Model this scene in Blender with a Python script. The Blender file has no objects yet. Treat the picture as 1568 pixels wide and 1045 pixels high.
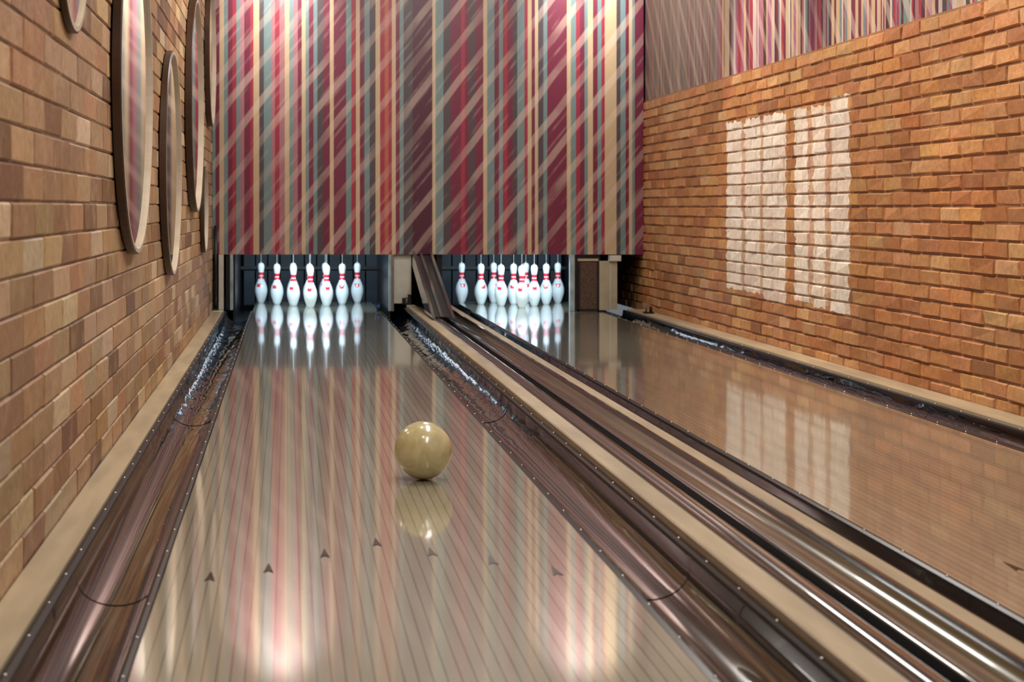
import bpy, math, random
from mathutils import Vector
random.seed(7)
scene=bpy.context.scene
scene.view_settings.view_transform='Standard'
H=0.9
# ---------------------------------------------------------------- helpers
class MB:
    def __init__(s): s.v=[];s.f=[];s.m=[];s.s=[];s.c=[]
    def face(s,pts,m=0,sm=False,c=None):
        b=len(s.v); s.v+= [tuple(p) for p in pts]; s.f.append(tuple(range(b,b+len(pts)))); s.m.append(m); s.s.append(sm); s.c.append(c or (1,1,1,1))
    def box(s,x0,x1,y0,y1,z0,z1,m=0,c=None):
        P=[(x0,y0,z0),(x1,y0,z0),(x1,y1,z0),(x0,y1,z0),(x0,y0,z1),(x1,y0,z1),(x1,y1,z1),(x0,y1,z1)]
        b=len(s.v); s.v+=P
        for q in [(0,3,2,1),(4,5,6,7),(0,1,5,4),(1,2,6,5),(2,3,7,6),(3,0,4,7)]:
            s.f.append(tuple(b+i for i in q)); s.m.append(m); s.s.append(False); s.c.append(c or (1,1,1,1))
    def strip(s,prof,y0,y1,m=0,sm=True,n=1):
        b=len(s.v)
        k=len(prof)
        for j in range(n+1):
            y=y0+(y1-y0)*j/n
            for (x,z) in prof: s.v.append((x,y,z))
        for j in range(n):
            for i in range(k-1):
                a=b+j*k+i
                s.f.append((a,a+1,a+1+k,a+k)); s.m.append(m); s.s.append(sm); s.c.append((1,1,1,1))
    def tube(s,p0,p1,r,m=0,n=12,r1=None):
        p0=Vector(p0);p1=Vector(p1);d=(p1-p0).normalized()
        a=d.orthogonal().normalized();bb=d.cross(a); r1=r if r1 is None else r1
        b=len(s.v)
        for (p,rr) in ((p0,r),(p1,r1)):
            for i in range(n):
                t=2*math.pi*i/n; s.v.append(tuple(p+a*math.cos(t)*rr+bb*math.sin(t)*rr))
        for i in range(n):
            j=(i+1)%n; s.f.append((b+i,b+j,b+n+j,b+n+i)); s.m.append(m); s.s.append(True); s.c.append((1,1,1,1))
        s.f.append(tuple(b+i for i in range(n))[::-1]); s.m.append(m); s.s.append(False); s.c.append((1,1,1,1))
        s.f.append(tuple(b+n+i for i in range(n))); s.m.append(m); s.s.append(False); s.c.append((1,1,1,1))
    def lathe(s,prof,cx,cy,z0,m=0,n=32):
        b=len(s.v);k=len(prof)
        for i in range(n):
            t=2*math.pi*i/n
            for r,z in prof: s.v.append((cx+r*math.cos(t),cy+r*math.sin(t),z0+z))
        for i in range(n):
            j=(i+1)%n
            for q in range(k-1):
                s.f.append((b+i*k+q,b+j*k+q,b+j*k+q+1,b+i*k+q+1)); s.m.append(m); s.s.append(True); s.c.append((1,1,1,1))
    def build(s,name,mats,col=False,parent=None):
        me=bpy.data.meshes.new(name); me.from_pydata(s.v,[],s.f); me.update()
        for mt in mats: me.materials.append(mt)
        me.polygons.foreach_set('material_index',s.m); me.polygons.foreach_set('use_smooth',s.s)
        if col:
            at=me.attributes.new('tint','FLOAT_COLOR','FACE')
            at.data.foreach_set('color',[x for c in s.c for x in c])
        o=bpy.data.objects.new(name,me); scene.collection.objects.link(o)
        if parent: o.parent=parent
        return o
class N:
    def __init__(s,name):
        s.mat=bpy.data.materials.new(name); s.mat.use_nodes=True; s.t=s.mat.node_tree
        s.b=s.t.nodes['Principled BSDF']; s.L=s.t.links
    def new(s,t,**k):
        n=s.t.nodes.new(t)
        for a,b in k.items(): setattr(n,a,b)
        return n
    def set(s,inp,val):
        if isinstance(val,bpy.types.NodeSocket): s.L.new(val,inp)
        else: inp.default_value=val
    def math(s,op,a,b=0.0,c=0.0):
        n=s.new('ShaderNodeMath',operation=op); s.set(n.inputs[0],a); s.set(n.inputs[1],b); s.set(n.inputs[2],c); return n.outputs[0]
    def mix(s,f,a,b,mode='MIX'):
        n=s.new('ShaderNodeMix',data_type='RGBA',blend_type=mode); s.set(n.inputs['Factor'],f)
        s.set(n.inputs[6],a); s.set(n.inputs[7],b); return n.outputs[2]
    def obj(s): return s.new('ShaderNodeTexCoord').outputs['Object']
    def sep(s):
        n=s.new('ShaderNodeSeparateXYZ'); s.L.new(s.obj(),n.inputs[0]); return n.outputs
    def noise(s,scale,stretch=(1,1,1),detail=4,dist=0.0):
        mp=s.new('ShaderNodeMapping'); s.L.new(s.obj(),mp.inputs[0]); mp.inputs['Scale'].default_value=stretch
        n=s.new('ShaderNodeTexNoise'); s.L.new(mp.outputs[0],n.inputs['Vector']); n.inputs['Scale'].default_value=scale
        n.inputs['Detail'].default_value=detail; n.inputs['Distortion'].default_value=dist; return n.outputs['Fac']
    def rng(s,v,a,b,c=0.0,d=1.0):
        n=s.new('ShaderNodeMapRange'); s.set(n.inputs[0],v)
        for i,x in enumerate((a,b,c,d)): n.inputs[i+1].default_value=x
        return n.outputs[0]
    def bump(s,h,st=0.3,dist=0.01):
        n=s.new('ShaderNodeBump'); n.inputs['Strength'].default_value=st; n.inputs['Distance'].default_value=dist
        s.L.new(h,n.inputs['Height']); s.L.new(n.outputs[0],s.b.inputs['Normal']); s.L.new(n.outputs[0],s.b.inputs['Coat Normal'])
    def p(s,**k):
        for a,v in k.items(): s.set(s.b.inputs[a.replace('_',' ')],v)
        return s.mat
def C(r,g,b): return (r,g,b,1)
def plain(name,c,rough=0.5,metal=0.0,var=0.25,sc=20,coat=0.0,stretch=(1,1,1)):
    n=N(name); f=n.noise(sc,stretch)
    d=tuple(x*(1-var) for x in c[:3])+(1,)
    n.p(Base_Color=n.mix(n.rng(f,.3,.7),d,c),Roughness=rough,Metallic=metal,Coat_Weight=coat); n.b.inputs['Coat Roughness'].default_value=.05
    return n.mat
# ---------------------------------------------------------------- materials
def brick_mat(name,rough,blot,pale_strokes=False):
    n=N(name); a=n.new('ShaderNodeAttribute',attribute_name='tint')
    f=n.noise(35,detail=6); f2=n.noise(9); f3=n.noise(1.3,detail=2)
    c=n.mix(n.rng(f,.3,.75,0,.45),a.outputs['Color'],C(.20,.09,.045))
    c=n.mix(n.rng(f2,.5,.8,0,blot),c,C(.66,.48,.29))
    c=n.mix(n.rng(f3,.5,.7,0,.35),c,n.mix(1,c,C(1.0,.68,.52),'MULTIPLY'))
    if pale_strokes:
        # wobbly pale upright strokes and fainter blocks mixed over the brick (alpha = joint/brick flag)
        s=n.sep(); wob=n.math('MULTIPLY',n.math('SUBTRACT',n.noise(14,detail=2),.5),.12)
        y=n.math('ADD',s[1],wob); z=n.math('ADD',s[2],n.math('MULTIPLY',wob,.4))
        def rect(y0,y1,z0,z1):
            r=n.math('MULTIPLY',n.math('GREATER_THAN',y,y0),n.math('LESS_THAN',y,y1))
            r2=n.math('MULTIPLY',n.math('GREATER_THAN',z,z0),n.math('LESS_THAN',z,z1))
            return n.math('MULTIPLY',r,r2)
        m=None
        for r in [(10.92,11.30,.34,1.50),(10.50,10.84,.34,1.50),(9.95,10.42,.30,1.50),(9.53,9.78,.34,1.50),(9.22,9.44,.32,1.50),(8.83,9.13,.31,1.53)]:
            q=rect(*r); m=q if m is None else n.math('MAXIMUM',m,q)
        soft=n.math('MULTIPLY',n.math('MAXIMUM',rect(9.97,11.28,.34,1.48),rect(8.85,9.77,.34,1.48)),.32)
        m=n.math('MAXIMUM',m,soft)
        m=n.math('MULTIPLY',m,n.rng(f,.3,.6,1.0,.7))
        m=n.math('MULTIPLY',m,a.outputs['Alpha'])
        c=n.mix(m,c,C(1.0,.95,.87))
    n.p(Base_Color=c,Roughness=rough); n.bump(f,.6,.006); return n.mat
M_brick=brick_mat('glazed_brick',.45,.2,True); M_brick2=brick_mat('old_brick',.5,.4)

def wallpaper():
    n=N('striped_wallpaper'); a=n.new('ShaderNodeAttribute',attribute_name='tint'); s=n.sep()
    u=n.math('ADD',s[0],s[1])
    low=n.noise(.9,detail=2); 
    w=n.math('SUBTRACT',n.math('MULTIPLY',s[2],.78),u)
    w=n.math('ADD',w,n.math('MULTIPLY',low,.12))
    def band(per,off,wd,soft):
        fr=n.math('FRACT',n.math('ADD',n.math('DIVIDE',w,per),off))
        d=n.math('ABSOLUTE',n.math('SUBTRACT',fr,.5))
        return n.rng(d,wd,wd+soft,1,0)
    b1=band(.262,.1,.12,.05); b2=band(.097,.3,.10,.06)
    nz=n.noise(2.2,detail=3); nz2=n.noise(5,(1,1,.6),detail=3)
    b1=n.math('MULTIPLY',b1,n.rng(nz,.35,.6,.18,.54))
    b2=n.math('MULTIPLY',b2,n.rng(nz2,.48,.62,0,.24))
    f=n.math('MAXIMUM',b1,b2)
    light=n.mix(.4,C(.60,.44,.36),n.mix(1,a.outputs['Color'],C(.27,.25,.22),'ADD'))
    c=n.mix(f,a.outputs['Color'],light)
    n.p(Base_Color=c,Roughness=.42); return n.mat
M_paper=wallpaper()

def lane_mat():
    n=N('lane_boards'); s=n.sep()
    q=n.math('DIVIDE',s[0],.0277); fl=n.math('FLOOR',q); fr=n.math('FRACT',q)
    wn=n.new('ShaderNodeTexWhiteNoise',noise_dimensions='1D'); n.L.new(fl,wn.inputs['W'])
    grain=n.noise(30,(1,.03,1),detail=5)
    c=n.mix(wn.outputs['Value'],C(.385,.37,.29),C(.43,.415,.335))
    c=n.mix(n.rng(grain,.35,.7,0,.3),c,C(.30,.275,.205))
    line=n.rng(fr,.07,.15,1,0)
    c=n.mix(n.math('MULTIPLY',line,.75),c,C(.07,.055,.035))
    w=n.noise(2.2,(1,.45,1),detail=1)
    h=n.math('ADD',n.math('MULTIPLY',w,.6),n.math('MULTIPLY',wn.outputs['Value'],.02))
    n.p(Base_Color=c,Roughness=.13,IOR=1.5,Coat_Weight=1.0,Coat_IOR=1.6); n.b.inputs['Coat Roughness'].default_value=.055
    n.bump(h,.13,.01); return n.mat
M_lane=lane_mat()

def gutter_mat():
    n=N('gutter_brown'); s=n.sep()
    f=n.noise(7,(1.6,.08,1.6),detail=2,dist=.3)
    c=n.mix(n.rng(f,.45,.8),C(.006,.0035,.003),C(.026,.014,.010))
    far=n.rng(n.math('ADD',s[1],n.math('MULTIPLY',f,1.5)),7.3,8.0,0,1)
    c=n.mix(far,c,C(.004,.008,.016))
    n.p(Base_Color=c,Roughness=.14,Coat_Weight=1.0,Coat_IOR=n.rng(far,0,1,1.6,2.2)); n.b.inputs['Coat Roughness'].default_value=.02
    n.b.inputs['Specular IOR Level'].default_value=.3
    w=n.noise(3.0,(2.0,.22,2.0),detail=.5,dist=.2)
    w2=n.noise(8,(1.6,.6,1.6),detail=.5,dist=.5)
    h=n.math('ADD',n.math('MULTIPLY',w,.6),n.math('MULTIPLY',n.math('MULTIPLY',w2,far),.5))
    n.bump(h,.42,.03)
    return n.mat
M_gut=gutter_mat()
M_trim=plain('cream_wood',C(.58,.48,.33),.35,var=.3,sc=14,stretch=(1,.15,1))
M_dark=plain('dark_wood',C(.022,.011,.008),.2,var=.6,sc=12,coat=1,stretch=(1,.1,1))
M_olive=plain('olive_gold_channel',C(.12,.085,.028),.2,var=.7,sc=10,coat=.7,stretch=(1,.1,1))
M_black=plain('black_paint',C(.010,.011,.014),.3,var=.3)
M_navy=plain('pit_curtain',C(.012,.018,.03),.7,var=.5,sc=6)
M_metal=plain('steel',C(.6,.6,.6),.25,1.0,.2)
M_white=plain('off_white_panel',C(.62,.60,.51),.4,var=.2,sc=8)
M_blue=plain('blue_grey_post',C(.38,.47,.51),.35,var=.5,sc=8)
M_speck=plain('speckled_board',C(.13,.07,.045),.5,var=.7,sc=90)
M_rim=plain('mirror_rim',C(.62,.53,.42),.3,var=.2,sc=8)
M_rimd=plain('mirror_rim_dark',C(.07,.035,.02),.4,var=.3,sc=8)
M_plaster=plain('plaster',C(.55,.50,.44),.8,var=.1,sc=5)
M_floor=plain('approach_maple',C(.45,.33,.2),.2,var=.3,sc=12,stretch=(1,.1,1))
M_arrow=plain('arrow_inlay',C(.02,.009,.006),.3,var=.3)
M_tan=plain('tan_pillar',C(.50,.43,.30),.45,var=.3,sc=6)
n=N('mirror_glass'); M_mirror=n.p(Base_Color=C(.86,.84,.82),Metallic=1.0,Roughness=.03)
M_lens=plain('blue_lens',C(.03,.10,.35),.1)

# ---------------------------------------------------------------- walls
XL,XR=-0.653,3.10; YB=13.92; YR=16.3; YF=-2.5; ZC=3.4
def brick_wall(name,X,sgn,y0,y1,z0,z1,L,h,pal,mat,depth=.012,mort=.010,var=(.75,1.2),mc=(.30,.20,.12),jit=.0025):
    mb=MB(); zz=z0; r=0
    rnd=random.Random(11 if sgn>0 else 23)
    xb=X-sgn*depth
    mb.box(min(xb,xb-sgn*.12),max(xb,xb-sgn*.12),y0,y1,z0,z1,0,mc+(.25,))
    while zz<z1-.02:
        zt=min(zz+h-mort,z1)
        y=y0-(L/2 if r%2 else 0)
        while y<y1:
            a=max(y,y0); b=min(y+L-mort,y1)
            if b-a>.03:
                col=rnd.choices([p[0] for p in pal],[p[1] for p in pal])[0]; k=rnd.uniform(*var)
                c=(col[0]*k,col[1]*k*rnd.uniform(.93,1.05),col[2]*k*rnd.uniform(.85,1.1),rnd.uniform(.75,1))
                pr=rnd.uniform(-.004,.004)*depth/.012
                xf=X+sgn*pr; e=.004
                j=lambda:rnd.uniform(-jit,jit)
                B=[(xb,a,zz),(xb,b,zz),(xb,b,zt),(xb,a,zt)]
                F=[(xf+j(),a+e+j(),zz+e+j()),(xf+j(),b-e+j(),zz+e+j()),(xf+j(),b-e+j(),zt-e+j()),(xf+j(),a+e+j(),zt-e+j())]
                o=len(mb.v); mb.v+=B+F
                qs=[(4,5,6,7),(0,1,5,4),(1,2,6,5),(2,3,7,6),(3,0,4,7)]
                if sgn<0: qs=[q[::-1] for q in qs]
                for q in qs:
                    mb.f.append(tuple(o+i for i in q)); mb.m.append(0); mb.s.append(False); mb.c.append(c)
            y+=L
        zz+=h; r+=1
    return mb.build(name,[mat],True)
palL=[((.42,.25,.13),4),((.51,.34,.19),5),((.64,.50,.33),2.4),((.24,.13,.07),1.3),((.44,.24,.12),1.4)]
palR=[((.58,.27,.105),5),((.64,.33,.14),3),((.50,.21,.08),3.5),((.66,.39,.19),.8),((.38,.16,.07),.6)]
brick_wall('wall_left',XL,1,YF,YR,-.0,ZC,.34,.092,palL,M_brick2,.006,.006,(.72,1.22),mc=(.24,.15,.09),jit=.002)
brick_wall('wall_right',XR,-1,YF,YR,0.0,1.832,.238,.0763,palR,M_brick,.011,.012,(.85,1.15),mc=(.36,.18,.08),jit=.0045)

M_=(.155,.016,.045,1);D2=(.07,.010,.028,1);T_=(.15,.22,.225,1);D_=(.07,.05,.06,1);C_=(.50,.37,.23,1);R_=(.30,.024,.05,1);P_=(.34,.14,.165,1);O_=(.40,.10,.055,1)
S=[(330,T_),(336,M_),(343,C_),(349,T_),(356,M_),(362,R_),(368,T_),(374,P_),(383,M_),(388,R_),(397,C_),(404,D_),(415,T_),(421,P_),(428,R_),(436,P_),(443,C_),(449,T_),(456,P_),(462,M_),(468,C_),(473,T_),(480,M_),(486,T_),(495,D_),(505,M_),(511,C_),(530,M_),(538,T_),(545,R_),(551,C_),(558,M_),(566,T_),(575,D_),(582,C_),(589,R_),(595,O_),(600,R_),(606,C_),(612,M_),(618,T_),(632,D_),(662,D2),(667,C_),(679,T_),(690,D_),(706,M_),(712,R_),(718,M_),(727,D_),(740,M_),(746,C_),(757,T_),(764,M_),(770,T_),(777,R_),(785,M_),(792,D_),(803,T_),(808,R_),(814,C_),(819,M_),(824,C_),(832,D_),(838,T_),(868,M_),(874,C_),(882,T_),(888,R_),(895,M_),(900,T_),(908,C_),(915,M_),(921,T_),(926,R_),(944,C_),(950,D_),(958,T_),(963,M_),(968,C_),(972,T_),(988,M_)]
mb=MB(); px=lambda x:(x-440)/176.0
x=XL+.001
for e,c in S:
    x1=min(px(e),XR-.001)
    if x1>x: mb.face([(x,YB,.497),(x1,YB,.497),(x1,YB,ZC),(x,YB,ZC)],0,False,c); x=x1
o=mb
o.face([(XL+.001,YB,.497),(XL+.001,YB+.04,.497),(XR-.001,YB+.04,.497),(XR-.001,YB,.497)],0,False,D2)
o.face([(XL+.001,YB+.04,.497),(XL+.001,YB+.04,ZC),(XR-.001,YB+.04,ZC),(XR-.001,YB+.04,.497)],0,False,D2)
mb.build('wall_back',[M_paper],True)
# upper right wallpaper
mb=MB(); rnd=random.Random(5); y=YB; cols=[M_,T_,C_,D_,R_,P_,M_,C_,D2,T_,(.55,.46,.44,1),(.3,.1,.2,1),(.5,.42,.42,1)]
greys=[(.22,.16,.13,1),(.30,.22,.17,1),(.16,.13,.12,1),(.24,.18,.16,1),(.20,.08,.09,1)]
XW=XR+.015
while y>YF:
    w=rnd.choice([.015,.02,.025,.03,.035,.045]); y0=max(y-w,YF)
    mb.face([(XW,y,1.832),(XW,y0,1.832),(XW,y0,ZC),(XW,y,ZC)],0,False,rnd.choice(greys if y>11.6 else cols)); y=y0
mb.box(XW+.002,XW+.1,YF,YR,1.832,ZC,0,D2)
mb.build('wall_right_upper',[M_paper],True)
mb=MB(); mb.box(XL-.15,XR+.15,YR,YR+.1,-.3,ZC); mb.build('wall_rear',[M_black])
mb=MB(); mb.box(XL-.15,XR+.15,YF-.1,YR+.1,ZC,ZC+.1); mb.build('ceiling',[M_plaster])
mb=MB(); mb.box(XL-.15,XR+.15,YF-.1,YR+.1,-.35,-.25); mb.box(XL,XR,YF,1.0,-.25,0,1); mb.box(XL,XR,13.975,15.99,-.25,-.1,0); mb.build('floor',[M_black,M_floor])
mb=MB(); mb.box(XL-.15,XR+.15,YF-.1,YF,-.25,ZC); mb.build('wall_front',[M_plaster])

# ---------------------------------------------------------------- trims, gutters, lanes, divider
def bowl(x0,x1,z0,z1,depth,n=14):
    p=[]
    for i in range(n+1):
        t=i/n; a=math.pi*t
        x=(x0+x1)/2-(x1-x0)/2*math.cos(a); z=(z0+(z1-z0)*t)-depth*math.sin(a)**.8
        p.append((x,z))
    return p
YE=15.45; Y0=1.0; YG=13.97
def gutter(name,x0,x1,lip0,lip1):
    mb=MB()
    p=[(x0,-.01),(x0,lip0),(x0+.012,lip0+.004),(x0+.022,lip0-.004)]
    q=bowl(x0+.022,x1-.022,lip0-.012,lip1-.012,.085)
    e=[(x1-.020,lip1-.002),(x1-.012,lip1+.003),(x1-.002,lip1)]
    mb.strip(q,Y0,YG,0,True,1)
    mb.strip([p[0],p[1],p[2],p[3],q[0]],Y0,YG,1,False); mb.strip([q[-1]]+e,Y0,YG,1,False)
    mb.strip([(x0,-.01),(x0,-.16),(x1-.002,-.16),(x1-.002,lip1)],Y0,YG,1,False)
    for yy in (4.0,7.3,10.6):
        mb.strip([(a,b+.002) for a,b in q],yy,yy+.03,0,True)
        mb.face([(a,yy,b) for a,b in q]+[(a,yy,b+.002) for a,b in q[::-1]],2)
    y=Y0+.1
    while y<YE-2:
        for xx in (x0+.012,x1-.010):
            mb.lathe([(.0045,0),(.004,.002),(0,.003)],xx,y,(lip0 if xx<(x0+x1)/2 else lip1)+.003,3,8)
        y+=.28
    return mb.build(name,[M_gut,M_black,M_dark,M_metal])
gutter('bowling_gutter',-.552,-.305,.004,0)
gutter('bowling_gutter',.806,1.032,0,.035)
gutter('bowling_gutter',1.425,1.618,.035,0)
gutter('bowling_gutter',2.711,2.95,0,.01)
arr1=[(-.188,3.91),(-.047,4.00),(.097,4.17),(.2395,4.31),(.376,4.19),(.521,4.09),(.664,3.97)]
arr2=[(1.82,4.02),(1.94,4.12),(2.05,4.2),(2.165,4.31),(2.30,4.2),(2.41,4.12),(2.53,4.02)]
def lane(name,x0,x1,arr):
    mb=MB(); mb.box(x0,x1,Y0,YE,-.06,0)
    for ax,ay in arr:
        z=.0012
        mb.face([(ax-.013,ay-.055,z),(ax,ay-.035,z),(ax+.013,ay-.055,z),(ax,ay+.055,z)],1)
    for i in range(10):
        ax=x0+(x1-x0)*(i+.5)/10
        mb.lathe([(.008,0),(0,.0003)],ax,2.2,.001,1,12)
    return mb.build(name,[M_lane,M_arrow])
lane('bowling_lane',-.304,.8055,arr1)
lane('bowling_lane',1.619,2.71,arr2)
mb=MB(); mb.box(XL+.006,-.553,Y0,13.9,-.2,.012); mb.build('trim_1',[M_trim])
mb=MB(); mb.box(2.951,XR-.006,Y0,YB-.02,-.2,.022); mb.build('trim_2',[M_trim])
mb=MB()
ye=13.9
mb.strip([(1.033,-.16),(1.033,.056),(1.037,.060),(1.102,.060),(1.106,.056)],Y0,ye,0,False)
ridge=[(1.106+.032-.032*math.cos(math.pi*i/10),.052+.024*math.sin(math.pi*i/10)) for i in range(11)]
mb.strip(ridge,Y0,ye,1,True)
mb.strip([(1.17,.052),(1.172,.02),(1.20,.012),(1.228,.02),(1.23,.045)],Y0,ye,2,False)
mb.strip([(1.23,.045),(1.238,.052),(1.25,.050),(1.262,.034)],Y0,ye,1,True)
mb.strip([(1.262,.034),(1.30,.028),(1.335,.034),(1.348,.048)],Y0,ye,3,True)
mb.strip([(1.348,.048),(1.352,.066),(1.362,.066),(1.362,.056)],Y0,ye,1,False)
mb.strip([(1.362,.056),(1.365,.060),(1.418,.060),(1.424,.056),(1.424,-.16)],Y0,ye,0,False)
mb.face([(1.033,Y0,-.16),(1.424,Y0,-.16),(1.424,Y0,.03),(1.033,Y0,.03)],0)
mb.build('lane_divider',[M_trim,M_dark,M_black,M_olive])
mb=MB()
def prism(x0,x1,pts,m):
    k=len(pts); 
    mb.face([(x0,y,z) for y,z in pts],m); mb.face([(x1,y,z) for y,z in pts[::-1]],m)
    for i in range(k):
        a=pts[i];b=pts[(i+1)%k]; mb.face([(x0,a[0],a[1]),(x1,a[0],a[1]),(x1,b[0],b[1]),(x0,b[0],b[1])],m)
prism(1.085,1.108,[(11.95,.08),(13.9,.53),(13.9,.40),(12.6,.08)],0)
prism(1.232,1.255,[(11.95,.08),(13.9,.53),(13.9,.40),(12.6,.08)],0)
prism(1.108,1.232,[(12.05,.08),(13.9,.49),(13.9,.42),(12.4,.08)],1)
prism(1.150,1.170,[(12.0,.085),(13.9,.515),(13.9,.48),(12.1,.08)],0)
mb.build('ball_return_ramp',[M_dark,M_black])

# ---------------------------------------------------------------- pin pits
MM=[M_black,M_navy,M_blue,M_white,M_metal,M_speck,M_tan,M_lens]
def pit(x0,x1,extra,t):
    mb=MB(); mb.box(x0-.02,x0,YB+.065,15.94,-.1,.85,0); mb.build('wall_kickback_left_'+t,MM)
    mb=MB(); mb.box(x1,x1+.02,YB+.065,15.94,-.1,.85,0); mb.build('wall_kickback_right_'+t,MM)
    mb=MB(); mb.box(x0-.02,x1+.02,YB+.065,16.0,.87,.89,0); mb.build('ceiling_pit',MM)
    mb=MB(); mb.box(x0-.02,x1+.02,15.95,16.0,-.1,.85,1)
    k=int((x1-x0)/.12)
    for i in range(k):
        xx=x0+.03+i*.12; mb.box(xx,xx+.105,15.7,15.71,-.05,.8,1)
    mb.box(x0,x1,15.66,15.69,.30,.33,0)
    mb.build('wall_pit_curtain',MM)
    mb=MB(); extra(mb)
    return mb.build('pinsetter_frame',MM)
def e1(mb):
    mb.box(-.597,-.555,YB+.0,YB+.06,.014,.495,3); mb.box(-.535,-.50,YB+.01,YB+.06,0.014,.495,0); mb.box(-.498,-.474,YB+.0,YB+.06,.014,.495,2)
    mb.box(.882,.925,YB,YB+.06,.005,.495,2)
    mb.box(.93,1.08,YB+.03,YB+.06,.07,.495,3); mb.box(.905,.925,YB-.03,YB-.001,.005,.495,4)
    mb.box(1.0,1.03,YB-.03,YB+.02,.062,.12,0); mb.box(1.045,1.075,YB-.05,YB+.02,.062,.15,0); mb.tube((1.03,YB-.03,.13),(1.07,YB-.03,.13),.012,4)
    mb.box(.775,.80,YB-.02,YB+.04,.001,.03,0); mb.box(.765,.81,YB-.03,YB+.03,.03,.075,0); mb.tube((.787,YB-.035,.05),(.787,YB-.028,.05),.016,7)
def e2(mb):
    mb.box(1.30,1.35,YB+.03,YB+.06,.062,.495,0)
    mb.box(2.46,2.50,YB,YB+.06,.002,.495,2); mb.box(2.50,2.53,YB+.02,YB+.06,.002,.495,0)
    mb.box(2.53,2.71,YB+.03,YB+.06,.002,.44,5); mb.box(2.53,2.71,YB+.02,YB+.06,.44,.46,6); mb.box(2.53,2.545,YB+.01,YB+.03,.002,.44,0); mb.box(2.70,2.71,YB+.01,YB+.03,.002,.44,0); mb.box(2.53,2.71,YB+.01,YB+.03,.002,.02,0)
    mb.box(2.53,2.71,YB+.03,YB+.06,.46,.495,0)
    mb.box(2.716,2.80,YB,YB+.06,.012,.44,6); mb.box(2.80,2.815,YB+.01,YB+.06,.012,.44,3); mb.box(2.815,2.87,YB,YB+.06,.02,.44,6); mb.box(2.80,2.90,YB-.02,YB+.05,.44,.49,3)
pit(-.455,.88,e1,'a')
pit(1.352,2.715,e2,'b')
mb=MB(); mb.tube((-.622,YB-.03,.014),(-.622,YB-.03,.75),.014,0); mb.box(-.642,-.602,YB-.05,YB-.021,.0125,.03); mb.build('cable_conduit',[M_black])
mb=MB(); mb.box(2.97,3.05,13.3,13.38,.0225,.035,0); mb.tube((2.99,13.34,.035),(2.99,13.34,.10),.008,1); mb.box(2.965,3.02,13.32,13.37,.08,.115,1); mb.tube((3.03,13.34,.035),(3.03,13.34,.08),.012,0)
mb.build('ball_sensor',[M_black,M_metal])

# ---------------------------------------------------------------- pins
n=N('pin_paint'); s=n.sep()
def between(v,a,b): return n.math('MULTIPLY',n.math('GREATER_THAN',v,a),n.math('LESS_THAN',v,b))
st=n.math('ADD',between(s[2],.228,.252),between(s[2],.262,.290))
ax=n.math('ABSOLUTE',s[0])
tri=n.math('PINGPONG',n.math('ADD',s[0],.3),.0075)
top=n.math('ADD',.172,n.math('MULTIPLY',tri,2.4))
cr=n.math('MULTIPLY',n.math('LESS_THAN',ax,n.math('ADD',.016,n.math('MULTIPLY',n.math('SUBTRACT',s[2],.15),.3))),n.math('MULTIPLY',n.math('GREATER_THAN',s[2],.150),n.math('LESS_THAN',s[2],top)))
cr=n.math('MULTIPLY',cr,n.math('LESS_THAN',s[1],0.0))
base=n.mix(n.math('MINIMUM',n.math('ADD',st,cr),1.0),C(.80,.86,.92),C(.72,.03,.06))
n.p(Base_Color=base,Roughness=.18,Coat_Weight=.5); M_pin=n.mat
M_cord=plain('cord',C(.7,.7,.7),.7)
inch=.0254
prof=[(0,0),(1.0,0),(1.10,.15),(1.415,.75),(1.95,2.25),(2.255,3.375),(2.383,4.5),(2.28,5.875),(1.85,7.25),(1.50,8.0),(1.235,8.625),(.98,9.375),(.90,10),(.935,10.875),(1.045,11.75),(1.203,12.625),(1.273,13.5),(1.22,14.0),(1.08,14.45),(.80,14.8),(.4,14.97),(0,15.0)]
def smooth_prof(p,sub=3):
    out=[]
    for i in range(len(p)-1):
        p0=p[max(i-1,0)];p1=p[i];p2=p[i+1];p3=p[min(i+2,len(p)-1)]
        for k in range(sub):
            t=k/sub
            f=lambda a,b,c,d:.5*((2*b)+(-a+c)*t+(2*a-5*b+4*c-d)*t*t+(-a+3*b-3*c+d)*t**3)
            out.append((max(0,f(p0[0],p1[0],p2[0],p3[0]))*inch,f(p0[1],p1[1],p2[1],p3[1])*inch))
    out.append((0,15*inch)); return out
mb=MB(); mb.lathe(smooth_prof(prof[1:]),0,0,0,0,36); mb.face([(inch*math.cos(2*math.pi*i/36),inch*math.sin(2*math.pi*i/36),0) for i in range(36)][::-1],0)
mb.tube((0,0,.378),(0,0,.866),.0022,1,8); mb.tube((0,0,.376),(0,0,.392),.007,1,10,.004)
pin0=mb.build('bowling_pin',[M_pin,M_cord]); pme=pin0.data; bpy.data.objects.remove(pin0)
for cx in (.208,2.115):
    for r in range(4):
        for k in range(r+1):
            o=bpy.data.objects.new('bowling_pin',pme); scene.collection.objects.link(o)
            o.location=(cx+(k-r/2)*.305,14.43+r*.262,.0005); o.rotation_euler=(0,0,random.uniform(-.5,.5))

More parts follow.
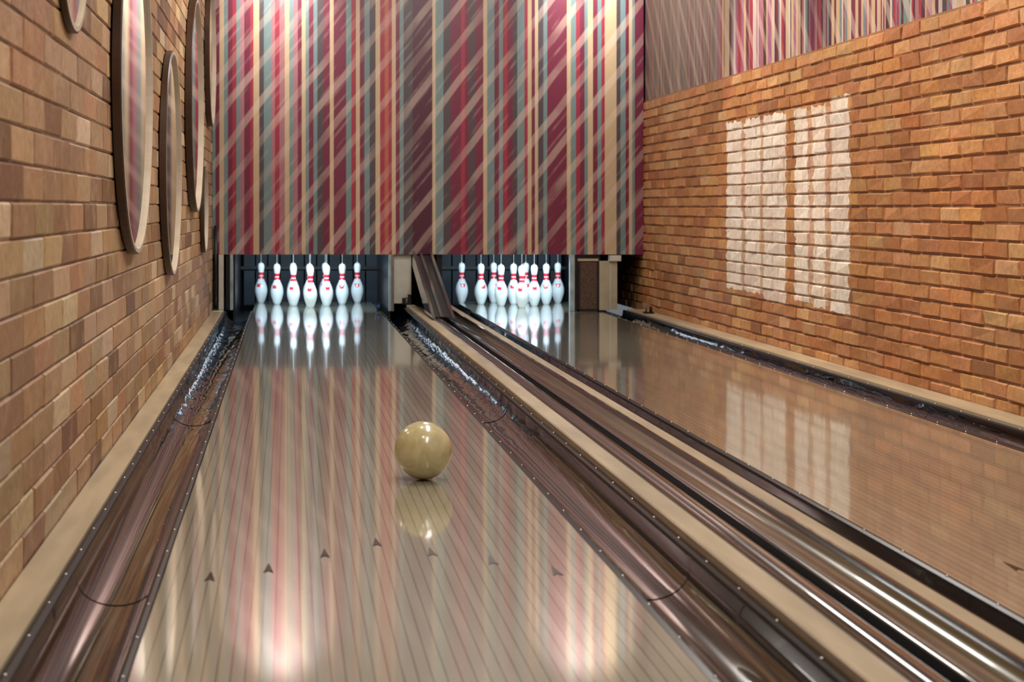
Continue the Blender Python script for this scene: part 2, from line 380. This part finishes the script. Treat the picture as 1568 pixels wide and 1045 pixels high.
# ---------------------------------------------------------------- ball
R=.0955
n=N('ball_urethane'); f=n.noise(14,detail=5,dist=1.5)
M_ball=n.p(Base_Color=n.mix(n.rng(f,.3,.7),C(.50,.43,.21),C(.68,.61,.38)),Roughness=.2,Coat_Weight=.6)
me=bpy.data.meshes.new('bowling_ball'); 
import bmesh
bm=bmesh.new(); bmesh.ops.create_uvsphere(bm,u_segments=160,v_segments=100,radius=R)
holes=[Vector((-.25,.35,.9)).normalized(),Vector((-.02,.42,.9)).normalized(),Vector((-.12,.02,1)).normalized()]
for v in bm.verts:
    d=v.co.normalized()
    for hd in holes:
        if (d-hd).length<.115: v.co=d*(R-.028)
for f_ in bm.faces: f_.smooth=True
bm.to_mesh(me); bm.free(); me.materials.append(M_ball)
o=bpy.data.objects.new('bowling_ball',me); scene.collection.objects.link(o); o.location=(.451,5.31,R+.0005)

# ---------------------------------------------------------------- mirrors
def mirror(y,z,R,dep=.05):
    mb=MB(); n=96; xw=XL+.006
    w=.022
    pr=[(R,0,1),(R,dep*.85,1),(R-.006,dep,0),(R-w,dep,0),(R-w,dep*.55,0)]
    for i in range(n):
        a0=2*math.pi*i/n;a1=2*math.pi*(i+1)/n
        for q in range(len(pr)-1):
            (r0,x0,m0),(r1,x1,_)=pr[q],pr[q+1]
            mb.face([(xw+x0,y+r0*math.cos(a0),z+r0*math.sin(a0)),(xw+x1,y+r1*math.cos(a0),z+r1*math.sin(a0)),(xw+x1,y+r1*math.cos(a1),z+r1*math.sin(a1)),(xw+x0,y+r0*math.cos(a1),z+r0*math.sin(a1))],m0,False)
    mb.face([(xw+dep*.55,y+(R-w)*math.cos(2*math.pi*i/n),z+(R-w)*math.sin(2*math.pi*i/n)) for i in range(n)],2)
    return mb.build('round_mirror',[M_rim,M_rimd,M_mirror])
for y,z,R_m,dp in [(4.75,1.73,.31,.02),(6.6,1.41,.70,.035),(8.7,1.145,.61,.035),(10.85,1.593,.72,.045),(12.2,.89,.33,.03),(13.1,2.15,.58,.04)]: mirror(y,z,R_m,dp)

# ---------------------------------------------------------------- lights
def spot(name,loc,tgt,e,ang,col=(1,.78,.52),blend=.6,r=.04):
    l=bpy.data.lights.new(name,'SPOT'); l.energy=e; l.spot_size=math.radians(ang); l.spot_blend=blend; l.color=col; l.shadow_soft_size=r
    o=bpy.data.objects.new(name,l); scene.collection.objects.link(o); o.location=loc
    o.rotation_euler=(Vector(tgt)-Vector(loc)).to_track_quat('-Z','Y').to_euler(); return o
def area(name,loc,tgt,e,sx,sy,col=(1,.9,.78)):
    l=bpy.data.lights.new(name,'AREA'); l.shape='RECTANGLE'; l.size=sx; l.size_y=sy; l.energy=e; l.color=col
    o=bpy.data.objects.new(name,l); scene.collection.objects.link(o); o.location=loc
    o.rotation_euler=(Vector(tgt)-Vector(loc)).to_track_quat('-Z','Y').to_euler(); return o
for y in (2.5,6.5,10.5): area('ceiling_light',(1.3,y,3.38),(1.3,y,0),64,.5,2.2,(1,.96,.90))
for xx in (-.06,2.6): spot('wall_washer',(xx,13.15,3.36),(xx,YB,2.70),155,66,(1,.95,.89),.9)
area('panel_wash_light',(1.2,12.0,3.36),(1.2,YB,1.2),38,3,.15,(1,.93,.87))
for y in (6.6,8.5,10.4): spot('brick_washer',(2.1,y,3.33),(3.1,y,1.35),150,66,(1,.85,.66))
for y in (3.6,6.6,9.6): spot('brick_washer',(.35,y,3.33),(XL,y+.2,1.3),95,95,(1,.86,.68))
for xx in (.21,2.11):
    area('pin_light',(xx,14.1,.80),(xx,14.9,.1),27,1.0,.08,(.70,.90,1))
w=bpy.data.worlds.new('world'); scene.world=w; w.use_nodes=True; w.node_tree.nodes['Background'].inputs[0].default_value=(.5,.55,.6,1); w.node_tree.nodes['Background'].inputs[1].default_value=.3

# ---------------------------------------------------------------- camera
cam=bpy.data.cameras.new('camera'); co=bpy.data.objects.new('camera',cam); scene.collection.objects.link(co); scene.camera=co
co.location=(0,0,H); co.rotation_euler=(math.pi/2,0,0)
cam.sensor_width=36; cam.sensor_fit='HORIZONTAL'; cam.lens=2450/1568*36
cam.shift_x=(784-440)/1568; cam.shift_y=-(522.5-319)/1568
cam.clip_start=.05; cam.clip_end=100
cam.dof.use_dof=True; cam.dof.focus_distance=7.5; cam.dof.aperture_fstop=5.0
